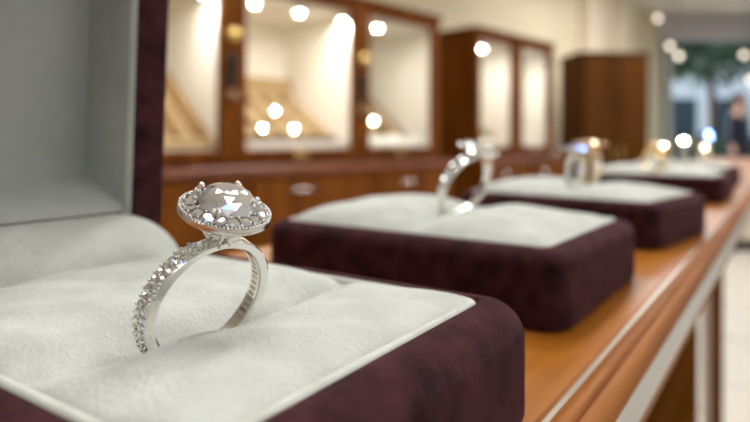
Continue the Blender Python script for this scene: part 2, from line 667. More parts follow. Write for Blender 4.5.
def band_mesh(bm, ri, ro_f, w_f, n=120, bevel=.00025):
    """band around local y; angle 0 is +z (top), turning towards +x"""
    rows = []
    for k in range(n):
        t = 2 * PI * k / n
        ro, w = ro_f(t), w_f(t) / 2
        b = bevel
        prof = [(ri, -w + b), (ri, w - b), (ri + b, w), (ro - b, w), (ro, w - b), (ro, -w + b), (ro - b, -w), (ri + b, -w)]
        rows.append([bm.verts.new((r * math.sin(t), y, r * math.cos(t))) for r, y in prof])
    for k in range(n):
        a, b2 = rows[k], rows[(k + 1) % n]
        for i in range(8):
            j = (i + 1) % 8
            bm.faces.new((a[i], a[j], b2[j], b2[i]))


MMF = .001
# ---- halo ring in front
ringC = mm(57.75, 67.55, -23.66)
Rm = Matrix.Rotation(-.068, 3, 'Z') @ Matrix.Rotation(.364, 3, 'X') @ Matrix.Rotation(math.radians(-2.6), 3, 'Y')
BW = 2.5 * MMF
ringC = ringC + (Rm @ Vector((0, 1, 0))) * (BW / 2)
hr = thing('diamond_ring', 'silver halo diamond ring in sharp focus standing in the open ring box', 'ring', ringC, Rm.to_euler(), 'rings on the counter')


def ro1(t):
    c = (1 + math.cos(t)) / 2
    return (10.55 - .75 * c ** 6) * MMF


bm = bmesh.new()
band_mesh(bm, 8.65 * MMF, ro1, lambda t: BW, 160)
band = link_mesh('band', bm, M['platinum'], hr)
auto_smooth(band, 40)

# pave stones: two rows on both shoulders
stone_me = bpy.data.meshes.new('pave_stone')
bm = bmesh.new()
brilliant(bm, .60 * MMF, .33 * MMF, math.radians(50), .45 * MMF, 8)
bmesh.ops.recalc_face_normals(bm, faces=bm.faces[:])
bm.to_mesh(stone_me)
bm.free()
stone_me.materials.append(M['diamond'])
beads = bmesh.new()
ys = (-.62 * MMF, .62 * MMF)
NP = 18
for side in (-1, 1):
    for k in range(NP):
        for q, y in enumerate(ys):
            t = math.radians(19 + 6.35 * (k + (.5 if q else 0))) * side
            r = ro1(t) + (.10 if side < 0 else -.25) * MMF
            o = bpy.data.objects.new('pave_stone', stone_me)
            o.parent = band
            o.location = (r * math.sin(t), y, r * math.cos(t))
            o.rotation_euler = Euler((0, t, 0))
            col.objects.link(o)
        for y in (-1.16, -.02, 1.16) if side < 0 else ():
            t = math.radians(19 + 6.35 * (k + .78)) * side
            r = ro1(t) + .13 * MMF
            ball(beads, (r * math.sin(t), y * MMF, r * math.cos(t)), .24 * MMF, 7, 5)
link_mesh('pave_beads', beads, M['platinum'], hr, smooth=True)

# inner under-gallery openings on the inside of the band
bm = bmesh.new()
for k in range(14):
    for s in (-1, 1):
        t = math.radians(35 + 6.4 * k) * s
        r = 8.62 * MMF
        mt = Matrix.Translation((r * math.sin(t), 0, r * math.cos(t))) @ Matrix.Rotation(t, 4, 'Y')
        vs = box(bm, -.28 * MMF, .28 * MMF, -.55 * MMF, .55 * MMF, -.03 * MMF, .1 * MMF)
        for v in vs:
            v.co = mt @ v.co
link_mesh('azure_openings', bm, plain('golden_recess', (.5, .42, .3), .3, 1), band)

# head
HZ = 13.5 * MMF


def hd(prof):
    return [(r * MMF, HZ + z * MMF) for r, z in prof]


bm = bmesh.new()
lathe(bm, hd([(5.6, .05), (6.25, .15), (6.42, .3), (6.44, .85), (6.38, 1.05), (6.2, 1.12), (6.0, 1.05), (4.0, 1.75), (3.75, 1.7),
              (3.6, .9), (4.6, .2)]), 72, close_ring=True)
halo = link_mesh('halo_bezel', bm, M['platinum_satin'], hr)
auto_smooth(halo, 40)
mil = bmesh.new()
for k in range(76):
    a = 2 * PI * k / 76
    ball(mil, (6.28 * MMF * math.cos(a), 6.28 * MMF * math.sin(a), HZ + 1.18 * MMF), .2 * MMF, 6, 4)
link_mesh('milgrain_edge', mil, M['platinum'], halo, smooth=True)
hs_me = bpy.data.meshes.new('halo_stone')
bm = bmesh.new()
brilliant(bm, .86 * MMF, .46 * MMF, math.radians(52), .55 * MMF, 8)
bmesh.ops.recalc_face_normals(bm, faces=bm.faces[:])
bm.to_mesh(hs_me)
bm.free()
hs_me.materials.append(M['diamond'])
hb = bmesh.new()
for k in range(18):
    a = 2 * PI * k / 18 + .1
    o = bpy.data.objects.new('halo_stone', hs_me)
    o.parent = halo
    r = 5.05 * MMF
    o.location = (r * math.cos(a), r * math.sin(a), HZ + 1.5 * MMF)
    nrm = Vector((math.cos(a) * .32, math.sin(a) * .32, 1)).normalized()
    jit = Matrix.Rotation(random.uniform(-.12, .12), 3, 'X') @ Matrix.Rotation(random.uniform(-.12, .12), 3, 'Y')
    o.rotation_euler = (nrm.to_track_quat('Z', 'Y').to_matrix() @ jit @ Matrix.Rotation(random.uniform(0, 1), 3, 'Z')).to_euler()
    col.objects.link(o)
    for rr in (4.35, 5.8):
        b = a + PI / 18
        ball(hb, (rr * MMF * math.cos(b), rr * MMF * math.sin(b), HZ + (1.15 + (6.0 - rr) * .35 + .1) * MMF), .24 * MMF, 7, 5)
link_mesh('halo_beads', hb, M['platinum'], halo, smooth=True)

# centre stone: crown facets turned so that one upper facet mirrors the lamp above the aisle
headP = ringC + Rm @ Vector((0, 0, HZ + 2.5 * MMF))
hv = Rm.transposed() @ half_vector(headP, LAMPS[0])
az = math.atan2(hv.y, hv.x)
bm = bmesh.new()
GZ = 1.95
dome_stone(bm, 4.25 * MMF, [(4.25 * MMF, 0), (3.98 * MMF, .8 * MMF), (3.4 * MMF, 1.5 * MMF), (2.6 * MMF, 2.02 * MMF), (1.9 * MMF, 2.3 * MMF), (1.25 * MMF, 2.42 * MMF)], 2.9 * MMF, 12, az)
cs = link_mesh('centre_stone', bm, M['diamond'], hr)
cs.location = (0, 0, HZ + GZ * MMF)

for a, tall in ((math.radians(124), 1), (math.radians(36), 1), (math.radians(-52), 1), (math.radians(216), .02)):
    bm = bmesh.new()
    ca, sa = math.cos(a), math.sin(a)
    P = [(4.1, 1.2), (4.6, 2.0), (4.55, 2.2 + .6 * tall), (4.25, 2.35 + .95 * tall), (3.85, 2.4 + 1.1 * tall)]
    for da in (-.085, .085):
        c2, s2 = math.cos(a + da), math.sin(a + da)
        pts = [(r * c2 * MMF, r * s2 * MMF, HZ + z * MMF) for r, z in P]
        tube(bm, pts, [.36 * MMF, .36 * MMF, .33 * MMF, .3 * MMF, .24 * MMF], 8)
        if tall == 1:
            break
    ball(bm, (4.0 * ca * MMF, 4.0 * sa * MMF, HZ + (2.45 + 1.05 * tall) * MMF), (.47 if tall == 1 else .3) * MMF, 12, 8)
    if tall == 1:
        ball(bm, (4.6 * ca * MMF, 4.6 * sa * MMF, HZ + (2.3 + .2 * tall) * MMF), .42 * MMF, 10, 6)
    link_mesh('prong', bm, M['platinum'], hr, smooth=True)

# gallery under the halo
bm = bmesh.new()
for k in range(5):
    a = 2 * PI * (k + .3) / 5
    pts = [(r * math.cos(a) * MMF, r * math.sin(a) * .9 * MMF, z * MMF) for r, z in ((1.5, 9.2), (1.9, 10.4), (2.7, 11.6), (4.2, 12.8), (5.2, 13.45))]
    tube(bm, pts, .27 * MMF, 8)
tube(bm, [(2.5 * math.cos(2 * PI * k / 24) * MMF, 2.1 * math.sin(2 * PI * k / 24) * MMF, 11.4 * MMF) for k in range(24)], .32 * MMF, 8, cyclic=True)
for k in range(9):
    a = 2 * PI * k / 9
    ball(bm, (3.0 * math.cos(a) * MMF, 2.4 * math.sin(a) * MMF, 11.9 * MMF), .5 * MMF, 8, 6)
link_mesh('gallery', bm, M['platinum'], hr, smooth=True)
bm = bmesh.new()
mt = Matrix.Translation((.5 * MMF, -2.3 * MMF, 11.2 * MMF)) @ Matrix.Rotation(PI / 2, 4, 'X')
lathe(bm, [(.5 * MMF, -.6 * MMF), (1.0 * MMF, -.5 * MMF), (1.08 * MMF, .2 * MMF), (.92 * MMF, .4 * MMF), (.75 * MMF, .3 * MMF)], 24, mt)
sb = link_mesh('side_bezel', bm, M['platinum'], hr, smooth=True)
bm = bmesh.new()
brilliant(bm, .74 * MMF, .4 * MMF, math.radians(55), .5 * MMF, 8)
link_mesh('side_stone', bm, M['diamond'], sb, mtx=mt @ Matrix.Translation((0, 0, .32 * MMF)))


# ---- simpler rings farther along the counter
def small_ring(label, base, yaw, roll, scale, metal, stone, head, lamp, sink=.16, bw=2.2, stones_on_band=0, facets=12, cluster=0):
    """base: point on the cushion (mm); head: radius of the main stone (mm); one crown facet mirrors the named lamp"""
    R = Matrix.Rotation(math.radians(yaw), 3, 'Z') @ Matrix.Rotation(math.radians(roll), 3, 'X')
    k = scale * MMF
    ro, ri = 10.4 * k, 9.2 * k
    c = mm(*base) + Vector((0, 0, ro * (1 - 2 * sink)))
    t = thing('finger_ring', label, 'ring', c, R.to_euler(), 'rings on the counter')
    bm = bmesh.new()
    band_mesh(bm, ri, lambda a: ro, lambda a: bw * k * (.8 + .2 * math.cos(a)), 72)
    b = link_mesh('band', bm, metal, t)
    auto_smooth(b, 40)
    hz = ro + .9 * k
    hp = c + R @ Vector((0, 0, hz))
    bm = bmesh.new()
    r = head * k
    lathe(bm, [(1.2 * k, hz - 1.4 * k), (r * .7, hz - 1.0 * k), (r * 1.08, hz + .2 * k), (r * 1.1, hz + 1.1 * k), (r * .98, hz + 1.2 * k), (r * .9, hz + .6 * k)], 32)
    auto_smooth(link_mesh('setting', bm, metal, t), 40)
    hvl = R.transposed() @ half_vector(hp, LAMPS[lamp])
    az = math.atan2(hvl.y, hvl.x)
    el = math.asin(max(-1, min(1, hvl.z)))
    bm = bmesh.new()
    brilliant(bm, r * 1.02, r * .45, min(max(el, .45), 1.38), r * .7, facets, az)
    s = link_mesh('centre_stone', bm, stone, t)
    s.location = (0, 0, hz + 1.1 * k)
    for q in range(4):
        a = PI / 4 + q * PI / 2
        bm = bmesh.new()
        tube(bm, [(r * 1.05 * math.cos(a), r * 1.05 * math.sin(a), hz), (r * 1.1 * math.cos(a), r * 1.1 * math.sin(a), hz + 1.4 * k),
                  (r * .9 * math.cos(a), r * .9 * math.sin(a), hz + 2.0 * k)], .45 * k, 8)
        link_mesh('prong', bm, metal, t, smooth=True)
    for q in range(cluster):
        a = 2 * PI * (q + .3) / cluster
        pt = Vector((r * 1.32 * math.cos(a), r * 1.32 * math.sin(a), hz + .75 * k))
        rs = min(1.35 * k, r * 1.32 * math.sin(PI / cluster) * .95)
        hl = R.transposed() @ half_vector(c + R @ pt, LAMPS[(7, 4, 7, 0, 8)[q % 5]])
        bm = bmesh.new()
        brilliant(bm, rs, rs * .45, min(max(math.asin(hl.z), .45), 1.38), rs * .7, 8, math.atan2(hl.y, hl.x))
        o = link_mesh('halo_stone', bm, stone, t)
        o.location = pt
        bm = bmesh.new()
        lathe(bm, [(rs * .4, -rs * .9), (rs * .9, -rs * .5), (rs * 1.12, -.02 * rs), (rs * 1.0, .12 * rs), (rs * .98, -.05 * rs)], 16)
        link_mesh('collet', bm, metal, o, smooth=True)
    if stones_on_band:
        for side in (-1, 1):
            for q in range(stones_on_band):
                a = side * math.radians(26 + 13.5 * q)
                pt = Vector(((ro + .25 * k) * math.sin(a), 0, (ro + .25 * k) * math.cos(a)))
                Rl = Matrix.Rotation(a, 3, 'Y')
                hl = Rl.transposed() @ (R.transposed() @ half_vector(c + R @ pt, LAMPS[lamp if q % 2 else 0]))
                bm = bmesh.new()
                brilliant(bm, 1.15 * k, .55 * k, min(max(math.asin(hl.z), .4), 1.25), .7 * k, 8, math.atan2(hl.y, hl.x))
                o = link_mesh('pave_stone', bm, M['diamond'], b)
                o.location = pt
                o.rotation_euler = (0, a, 0 if q % 3 == 0 else .5)
    return t


small_ring('silver ring with round stone head on the tray behind the open ring box', (196, 93, -27.5), -14, 24, 1.2, M['platinum'], M['diamond'], 3.7, 7, .05, 3.2, 6, 14, 6)
small_ring('silver ring with pale blue stone, nearest on its tray beside the gold cluster ring', (324, 90, -26), 32, 6, 1.06, M['platinum'], M['blue_gem'], 4.3, 7, .12, 3.2, 0, 8, 6)
small_ring('chunky gold ring with champagne cluster head behind the pale blue ring', (357, 90, -26), 34, 4, 1.2, M['rose_gold'], M['champagne'], 5.4, 7, .12, 5.0, 0, 14, 7)
small_ring('thin yellow gold ring standing in the tray beyond the gold cluster ring', (545, 86, -26), 40, 6, 1.12, M['gold'], M['champagne'], 4.2, 4, .12, 4.4)
small_ring('small yellow gold ring just behind the thin gold ring on the same tray', (592, 84, -26), 30, 6, 1.0, M['gold'], M['champagne'], 4.2, 1, .12, 3.2)
small_ring('ring with brilliant white sparkling stone on the farthest tray', (735, 84, -26), 20, 8, 1.15, M['platinum'], M['diamond'], 6.6, 1, .12, 3, 0, 8)
small_ring('ring with light blue sparkling stone on the farthest tray', (757, 67, -26), 25, 8, 1.25, M['platinum'], M['blue_gem'], 7.0, 5, .03, 3, 0, 8)
small_ring('rose gold ring low in front of the light blue stone ring', (712, 62, -27), 30, 8, .95, M['rose_gold'], M['champagne'], 4.0, 1, .18, 3.4)


# ------------------------------------------------------------------ cabinets along the left wall
KD = 5.7e-4


def front(x, z=0):
    d = 1 / (KD * (950 - x))
    p = CAM + FWD * d + RGT * ((x - 375) / FPX * d)
    p.z = EYE + z
    return p


P0 = front(160)
P1 = front(551)
U = (P1 - P0)
U.z = 0
U.normalize()
N = Vector((U.y, -U.x, 0))                   # out of the cabinets, towards the aisle
UYAW = math.atan2(U.y, U.x)


def su(x):                                    # pixel column on the front plane -> metres along the run from P0
    return (front(x) - P0).dot(U)


def uw(u, s, z):                              # run coordinates -> world; s = metres behind the front plane, z above the eye
    p = P0 + U * u - N * s
    p.z = EYE + z
    return p


# local frame of a cabinet: x along the run, y into the wall, z up from the floor
def cabinet(label, u0, u1, doors, base_front=.13, drawers=()):
    org = uw(u0, 0, -EYE)
    t = thing('display_cabinet', label, 'cabinet', org, (0, 0, UYAW), 'lit wooden display cabinets')
    W = u1 - u0
    D = .62
    zb, zt_ = EYE - .09, EYE + .71
    # lower case with ledge
    bm = bmesh.new()
    box(bm, 0, W, -base_front + .02, D, .1, zb - .05)
    box(bm, .03, W - .03, -base_front + .06, D - .02, 0, .1)
    link_mesh('base_case', bm, M['cabinet'], t)
    link_mesh('ledge', bxm(-.0, W + .0, -base_front, D, zb - .05, zb - .015, bev=.006), M['cabinet_h'], t)
    for a, b in drawers:
        for z0, z1 in ((zb - .30, zb - .075), (zb - .55, zb - .32), (zb - .80, zb - .57)):
            dr = link_mesh('drawer', bxm(a - u0, b - u0, -base_front + .004, -base_front + .03, z0, z1, bev=.006), M['cabinet'], t)
            cx = (a + b) / 2 - u0 - .085
            bm = bmesh.new()
            zc = z1 - .045
            tube(bm, [(cx - .06, -base_front + .004, zc), (cx - .06, -base_front - .025, zc), (cx + .06, -base_front - .025, zc), (cx + .06, -base_front + .004, zc)], .007, 8)
            link_mesh('handle', bm, M['steel'], dr, smooth=True)
    # upper case: bottom, top, sides, back
    bm = bmesh.new()
    box(bm, 0, W, .0, D, zb - .015, EYE - .045)
    box(bm, 0, W, .0, D, EYE + .645, zt_ - .05)
    box(bm, 0, .03, .0, D, EYE - .045, EYE + .645)
    box(bm, W - .03, W, .0, D, EYE - .045, EYE + .645)
    box(bm, 0, W, D - .02, D, EYE - .045, EYE + .645)
    link_mesh('carcass', bm, M['cabinet'], t)
    bm = bmesh.new()
    prof = [(0.0, zt_ - .05), (-.012, zt_ - .045), (-.02, zt_ - .02), (-.035, zt_ - .012), (-.035, zt_), (D, zt_), (D, zt_ - .05)]
    loft(bm, [[Vector((x, y, z)) for y, z in prof] for x in (-.012, W + .012)])
    link_mesh('cornice', bm, M['cabinet'], t)
    for i, d in enumerate(doors):
        a, b, ga, gb = [v - u0 for v in d['x']]
        # cream box inside
        bm = bmesh.new()
        zi0, zi1 = EYE - .044, EYE + .643
        box(bm, a + .012, b - .012, .575, .595, zi0, zi1)
        box(bm, a + .012, b - .012, .03, .595, zi0, zi0 + .008)
        box(bm, a + .012, b - .012, .03, .595, zi1 - .012, zi1)
        box(bm, max(a + .012, .031), max(a + .022, .036), .03, .595, zi0, zi1)
        box(bm, min(b - .022, W - .036), min(b - .012, W - .031), .03, .595, zi0, zi1)
        o = link_mesh('interior_lining', bm, M['cream'], t)
        o['label'] = 'cream lit interior lining'
        # door frame with pane
        bm = bmesh.new()
        z0, z1 = EYE - .088, EYE + .66
        box(bm, a + .002, ga, -.022, .006, z0, z1, bev=.003)
        box(bm, gb, b - .002, -.022, .006, z0, z1, bev=.003)
        box(bm, ga, gb, -.022, .006, z0, EYE - .04, bev=.003)
        box(bm, ga, gb, -.022, .006, EYE + .635, z1, bev=.003)
        dr = link_mesh('door', bm, M['cabinet'], t)
        link_mesh('pane', bxm(ga - .005, gb + .005, -.010, -.005, EYE - .045, EYE + .64), M['pane'], dr)
        lc_ = (ga + gb) / 2 - .02
        link_mesh('latch_plate', bxm(lc_ - .035, lc_ + .035, -.027, -.021, EYE - .078, EYE - .05, bev=.002), M['brass'], dr)
        if d.get('lock'):
            lx = d['lock'] - u0
            bm = bmesh.new()
            mt = Matrix.Translation((lx, -.022, EYE + d['kz'])) @ Matrix.Rotation(PI / 2, 4, 'X')
            lathe(bm, [(.012, 0), (.018, .003), (.018, .008), (.03, .02), (.033, .032), (.026, .044), (.006, .048)], 20, mt)
            link_mesh('knob', bm, M['brass'], dr, smooth=True)
            bm = bmesh.new()
            zz = EYE + d['kz'] - .145
            box(bm, lx - .02, lx + .02, -.035, -.022, zz - .07, zz + .07, bev=.004)
            box(bm, lx - .012, lx + .012, -.05, -.03, zz - .02, zz + .05, bev=.004)
            link_mesh('lock_plate', bm, M['dark'], dr)
            bm = bmesh.new()
            ball(bm, (lx, -.035, zz - .105), .024, 12, 8)
            link_mesh('key_bow', bm, M['bronze'], dr, smooth=True)
        for lx in d['lamps']:
            bm = bmesh.new()
            c = lx - u0
            lathe(bm, [(.034, zi1 - .012), (.036, zi1 - .016), (.028, zi1 - .045), (.02, zi1 - .046)], 20, Matrix.Translation((c, .07, 0)))
            sp = link_mesh('case_spot', bm, M['ring_white'], t, smooth=True)
            bm = bmesh.new()
            bmesh.ops.create_circle(bm, cap_ends=True, segments=20, radius=.012, matrix=Matrix.Translation((c, .07, zi1 - .0465)))
            q = link_mesh('spot_lens', bm, M['lamp_case'], sp)
    return t


def lampu(x):                                 # lamp column at 16 cm behind the front plane
    best = min((abs(((uw(u * .01, .07, 0) - CAM).dot(RGT) / (uw(u * .01, .07, 0) - CAM).dot(FWD)) * FPX + 375 - x), u * .01) for u in range(-100, 400))
    return best[1]


ua = su(20)
cab1 = cabinet('long lit wooden display cabinet with three glass doors behind the ring box lid', ua, su(437), [
    dict(x=(su(20) + .0, su(231), su(46), su(217)), lamps=[lampu(120), lampu(205) - .02], lock=su(227.5), kz=.43),
    dict(x=(su(231), su(358.5), su(244), su(350)), lamps=[lampu(254), lampu(299), lampu(342)], lock=su(357), kz=.40),
    dict(x=(su(358.5), su(437), su(367), su(429.5)), lamps=[lampu(378)]),
], drawers=((su(25), su(225)), (su(235), su(353)), (su(362), su(433))))
cab2 = cabinet('smaller lit wooden display cabinet with two narrow glass doors past the first', su(474), su(551), [
    dict(x=(su(474), su(515), su(478), su(510)), lamps=[lampu(482)]),
    dict(x=(su(515), su(551), su(520), su(547.5)), lamps=[lampu(521)]),
], drawers=((su(476), su(512)), (su(516), su(549))))


# display wedges inside the cabinets
def wedge(label, u0, u1, body, board, rows, zback=.25, sfront=.10, sback=.50, plinth=True, group='sloped display stands in the cabinets'):
    t = thing('display_stand', label, 'display stand', uw(u0, 0, -.035), (0, 0, UYAW), group)
    W = u1 - u0
    bm = bmesh.new()
    prof = [(sfront, 0), (sfront, .03), (sback, zback), (sback, 0)]
    loft(bm, [[Vector((x, y, z)) for y, z in prof] for x in (0, W)])
    link_mesh('slope', bm, body, t)
    if plinth:
        link_mesh('back_block', bxm(0, W, sback, sback + .06, 0, zback + .10, bev=.006), M['beige'], t)
    sl = math.atan2(zback - .03, sback - sfront)
    mt = Matrix.Translation((0, sfront, .03)) @ Matrix.Rotation(sl, 4, 'X')
    ln = math.hypot(zback - .03, sback - sfront)
    for k in range(rows):
        x = W * (k + .5) / rows
        w = W / rows * .30
        bm = bmesh.new()
        box(bm, x - w, x + w, .03, ln - .03, .0005, .016, bev=.007)
        link_mesh('ring_roll', bm, board, t, mtx=mt)
    return t, mt


wA, mA = wedge('tan sloped display stand inside the cabinet door nearest the ring box lid', su(46) + .12, su(231) - .026, M['beige'], M['tanroll'], 5, .36, .08, .50, False)
wB, mB = wedge('brown sloped display stand with bright jewels in the middle cabinet door', su(231) + .03, su(358.5) - .026, M['brownboard'], M['beige'], 6, .27, .12, .50)
wC, mC = wedge('brown sloped display stand above white cloth in the third cabinet door', su(358.5) + .03, su(437) - .04, M['brownboard'], M['beige'], 3, .32, .165, .52, False)
wD, mD = wedge('pale sloped display stand in the left door of the smaller cabinet', su(474) + .05, su(515) - .026, M['whitelinen'], M['tanroll'], 3, .24, .10, .48, False)
link_mesh('front_lip', bxm(0, su(358.5) - su(231) - .056, .035, .115, 0, .03, bev=.004), M['whitelinen'], wB)
cl = thing('white_cloth', 'white cloth laid in front of the display stand in the third cabinet door', 'cloth', uw(su(367) + .02, 0, -.035), (0, 0, UYAW))
bm = bmesh.new()
Wc = su(429) - su(367) - .04
rows = []
for i in range(13):
    x = Wc * i / 12
    rows.append([Vector((x, .035 + .01 * j, .004 + .055 * math.sin(PI * min(1, (j + .3) / 11.5)) * (1 + .12 * math.sin(i * 1.1))) ) for j in range(12)])
loft(bm, rows, False, False, closed=False)
low = [[Vector((p.x, p.y, 0)) for p in r] for r in rows]
loft(bm, low, False, False, closed=False)
for idx in (0, -1):
    loft(bm, [rows[idx], low[idx]], False, False, closed=False)
link_mesh('cloth_sheet', bm, M['whitelinen'], cl, smooth=True)

# navy bust in the second door of the smaller cabinet
nb = thing('necklace_bust', 'small navy necklace bust in the right door of the smaller cabinet', 'display bust', uw(su(531), .26, -.035), (0, 0, UYAW))
bm = bmesh.new()
loops = []
for z, a, b in ((0, .075, .05), (.015, .075, .05), (.02, .05, .035), (.06, .075, .045), (.12, .085, .05), (.16, .075, .045), (.185, .04, .032), (.215, .03, .028), (.25, .028, .026)):
    loops.append([Vector((a * math.cos(2 * PI * k / 20), b * math.sin(2 * PI * k / 20), z)) for k in range(20)])
loft(bm, loops)
link_mesh('bust_form', bm, M['navy'], nb, smooth=True)
bm = bmesh.new()
tube(bm, [(.055 * math.sin(a), -.04 - .012 * math.cos(a), .15 - .05 * math.cos(a)) for a in [(-1.9 + 3.8 * k / 16) for k in range(17)]], .003, 6)
link_mesh('necklace_chain', bm, M['steel'], nb, smooth=True)
wt = thing('display_block', 'low white sloped display block before the navy bust in the smaller cabinet', 'display stand', uw(su(540), .03, -.035), (0, 0, UYAW))
bm = bmesh.new()
loft(bm, [[Vector((x, y, z)) for y, z in ((0, 0), (0, .02), (.15, .05), (.15, 0))] for x in (-.09, .05)])
link_mesh('block_body', bm, M['whitelinen'], wt)


# bright jewels on the slopes: a crown facet mirrors the case lamp
def jewel(label, px, py, stand_mt, stand, depth_s, case_lamp_u, r=.013):
    # find the point on the slope seen at the pixel column
    sfr = depth_s
    best = None
    for k in range(-100, 400):
        u = k * .01
        p = uw(u, sfr, 0)
        x = 375 + FPX * (p - CAM).dot(RGT) / (p - CAM).dot(FWD)
        if best is None or abs(x - px) < best[0]:
            best = (abs(x - px), u)
    u = best[1]
    p = uw(u, sfr, 0)
    d = (p - CAM).dot(FWD)
    p.z = EYE + (140 - py) / FPX * d
    t = thing('jewelled_ring', label, 'ring', p, (0, 0, UYAW), 'jewels on the cabinet slopes')
    lp = uw(case_lamp_u, .07, .597)
    h = ((CAM - p).normalized() + (lp - p).normalized()).normalized()
    hl = Matrix.Rotation(-UYAW, 3, 'Z') @ h
    bm = bmesh.new()
    brilliant(bm, r, r * .4, min(max(math.asin(hl.z), .4), 1.25), r * .6, 8, math.atan2(hl.y, hl.x))
    s = link_mesh('centre_stone', bm, M['diamond'], t)
    bm = bmesh.new()
    lathe(bm, [(r * .4, -r * .9), (r * 1.05, -r * .2), (r * 1.1, .0), (r * .95, .001)], 20)
    link_mesh('setting', bm, M['platinum'], t, smooth=True)
    bm = bmesh.new()
    mt = Matrix.Translation((0, 0, -r * 1.7))
    band_mesh(bm, r * .85, lambda a: r * 1.02, lambda a: r * .3, 40, r * .04)
    link_mesh('band', bm, M['gold'], t, mtx=mt)
    return t


jewel('bright jewelled ring on the brown slope, leftmost of the front pair', 262, 129, mB, wB, .16, lampu(299))
jewel('bright jewelled ring uppermost on the brown display slope', 275, 112, mB, wB, .25, lampu(299))
jewel('bright jewelled ring on the brown slope, right one of the front pair', 294, 130, mB, wB, .16, lampu(299))
jewel('dim jewelled ring at the far left of the brown slope', 247, 116, mB, wB, .2, lampu(344) + .3, .007)
jewel('bright jewelled ring on the stand in the third cabinet door', 373, 122, mC, wC, .16, lampu(378))

# ------------------------------------------------------------------ armoire and setting
ac = at(581, 140, 5.0)
ac.z = 0
ar_yaw = -YAW * 0 + math.atan2(RGT.y, RGT.x) + math.radians(6)
ar = thing('wooden_armoire', 'tall plain dark brown wooden armoire beyond the smaller cabinet', 'armoire', ac, (0, 0, ar_yaw))
AW, AD, AH = .60, .42, EYE + .745
link_mesh('carcass', bxm(0, AW, 0, AD, .08, AH - .03, bev=.004), M['armoire'], ar)
link_mesh('plinth', bxm(.02, AW - .02, .03, AD, 0, .08), M['armoire'], ar)
link_mesh('top_board', bxm(-.015, AW + .015, -.02, AD, AH - .03, AH, bev=.005), M['armoire'], ar)
for a, b, hx in ((.01, AW / 2 - .003, AW / 2 - .04), (AW / 2 + .003, AW - .01, AW / 2 + .04)):
    bm = bmesh.new()
    box(bm, a, b, -.022, 0, .1, AH - .05, bev=.003)
    box(bm, a + .05, b - .05, -.027, -.02, .16, .85, bev=.004)
    box(bm, a + .05, b - .05, -.027, -.02, .93, AH - .11, bev=.004)
    d = link_mesh('door', bm, M['armoire'], ar)
    link_mesh('handle', bxm(hx - .006, hx + .006, -.05, -.022, .82, .95, bev=.004), M['brass'], d)


def struct(name, bm, mat, loc=(0, 0, 0), rz=0, label=None):
    o = link_mesh(name, bm, mat)
    o.location = loc
    o.rotation_euler = (0, 0, rz)
    return tag(o, label, None, None, 'structure')


CEIL = 2.68
struct('floor', bxm(-8, 8, -3, 8.1, -.1, 0), M['floor'], (0, 0, 0), math.atan2(RGT.y, RGT.x))
struct('ceiling', bxm(-8, 8, -3, 8.1, CEIL, CEIL + .1), M['ceil'], (0, 0, 0), math.atan2(RGT.y, RGT.x))
# left wall runs behind the cabinets
wl0 = uw(-4.2, .66, -EYE)
struct('wall_left', bxm(0, 12, 0, .12, 0, CEIL), M['wall'], wl0, UYAW)
# pilaster with a moulded face on the left wall, above and beside the armoire
def wallu(x, s=.66):
    best = None
    for k in range(0, 1400):
        u = k * .01
        p = uw(u, s, 0)
        q = (p - CAM).dot(FWD)
        if q < .3:
            continue
        px = 375 + FPX * (p - CAM).dot(RGT) / q
        if best is None or abs(px - x) < best[0]:
            best = (abs(px - x), u)
    return best[1]


ub, uc = wallu(578), wallu(624)
bm = bmesh.new()
box(bm, 0, uc - ub, -.10, 0, 0, CEIL)
Wp = uc - ub
box(bm, 0, Wp * .16, -.14, -.1, 0, CEIL, bev=.01)
box(bm, Wp * .60, Wp * .92, -.16, -.1, 0, CEIL, bev=.03, seg=3)
struct('trim_1', bm, M['whitewall'], uw(ub, .66, -EYE), UYAW)
# far wall with the shop window, facing the camera
FD = 8.0
fyaw = math.atan2(RGT.y, RGT.x)
fo = CAM + FWD * FD
fo.z = 0
xw0 = (641 - 375) / FPX * FD                   # left jamb
xw1 = xw0 + 3.4
WT = EYE + (140 - 40) / FPX * FD               # head of the glass
bm = bmesh.new()
box(bm, xw0 - .9, xw0, 0, .15, 0, CEIL)
box(bm, xw1, xw1 + 4, 0, .15, 0, CEIL)
box(bm, xw0, xw1, 0, .15, 0, .35)
box(bm, xw0, xw1, 0, .15, EYE + 1.66, CEIL)
struct('wall_far', bm, M['wall'], fo, fyaw)
bm = bmesh.new()
box(bm, xw0, xw1, -.12, .12, WT, EYE + 1.66, bev=.01)
struct('trim_2', bm, M['grey'], fo, fyaw)
bm = bmesh.new()
for a, b in ((xw0, xw0 + .10), (xw0 + .26, xw0 + .31), (xw0 + 1.62, xw0 + 1.68), (xw1 - .1, xw1)):
    box(bm, a, b, -.03, .06, .35, WT, bev=.006)
box(bm, xw0, xw1, -.03, .06, .35, .43, bev=.006)
wn = struct('window_1', bm, M['framegrey'], fo, fyaw)
o = link_mesh('pane', bxm(xw0 + .05, xw1 - .05, .01, .02, .4, WT), M['shopglass'], wn)
# right and back walls, well outside the frame, close the room
M['palewall'] = mottled('pale_grey_paint', S(216, 217, 217), S(222, 223, 223), 2, .8)
struct('wall_right', bxm(-3, 8, -4.2, -4.08, 0, CEIL), M['palewall'])
struct('wall_back', bxm(-2.6, -2.48, -4.2, 5, 0, CEIL), M['palewall'])


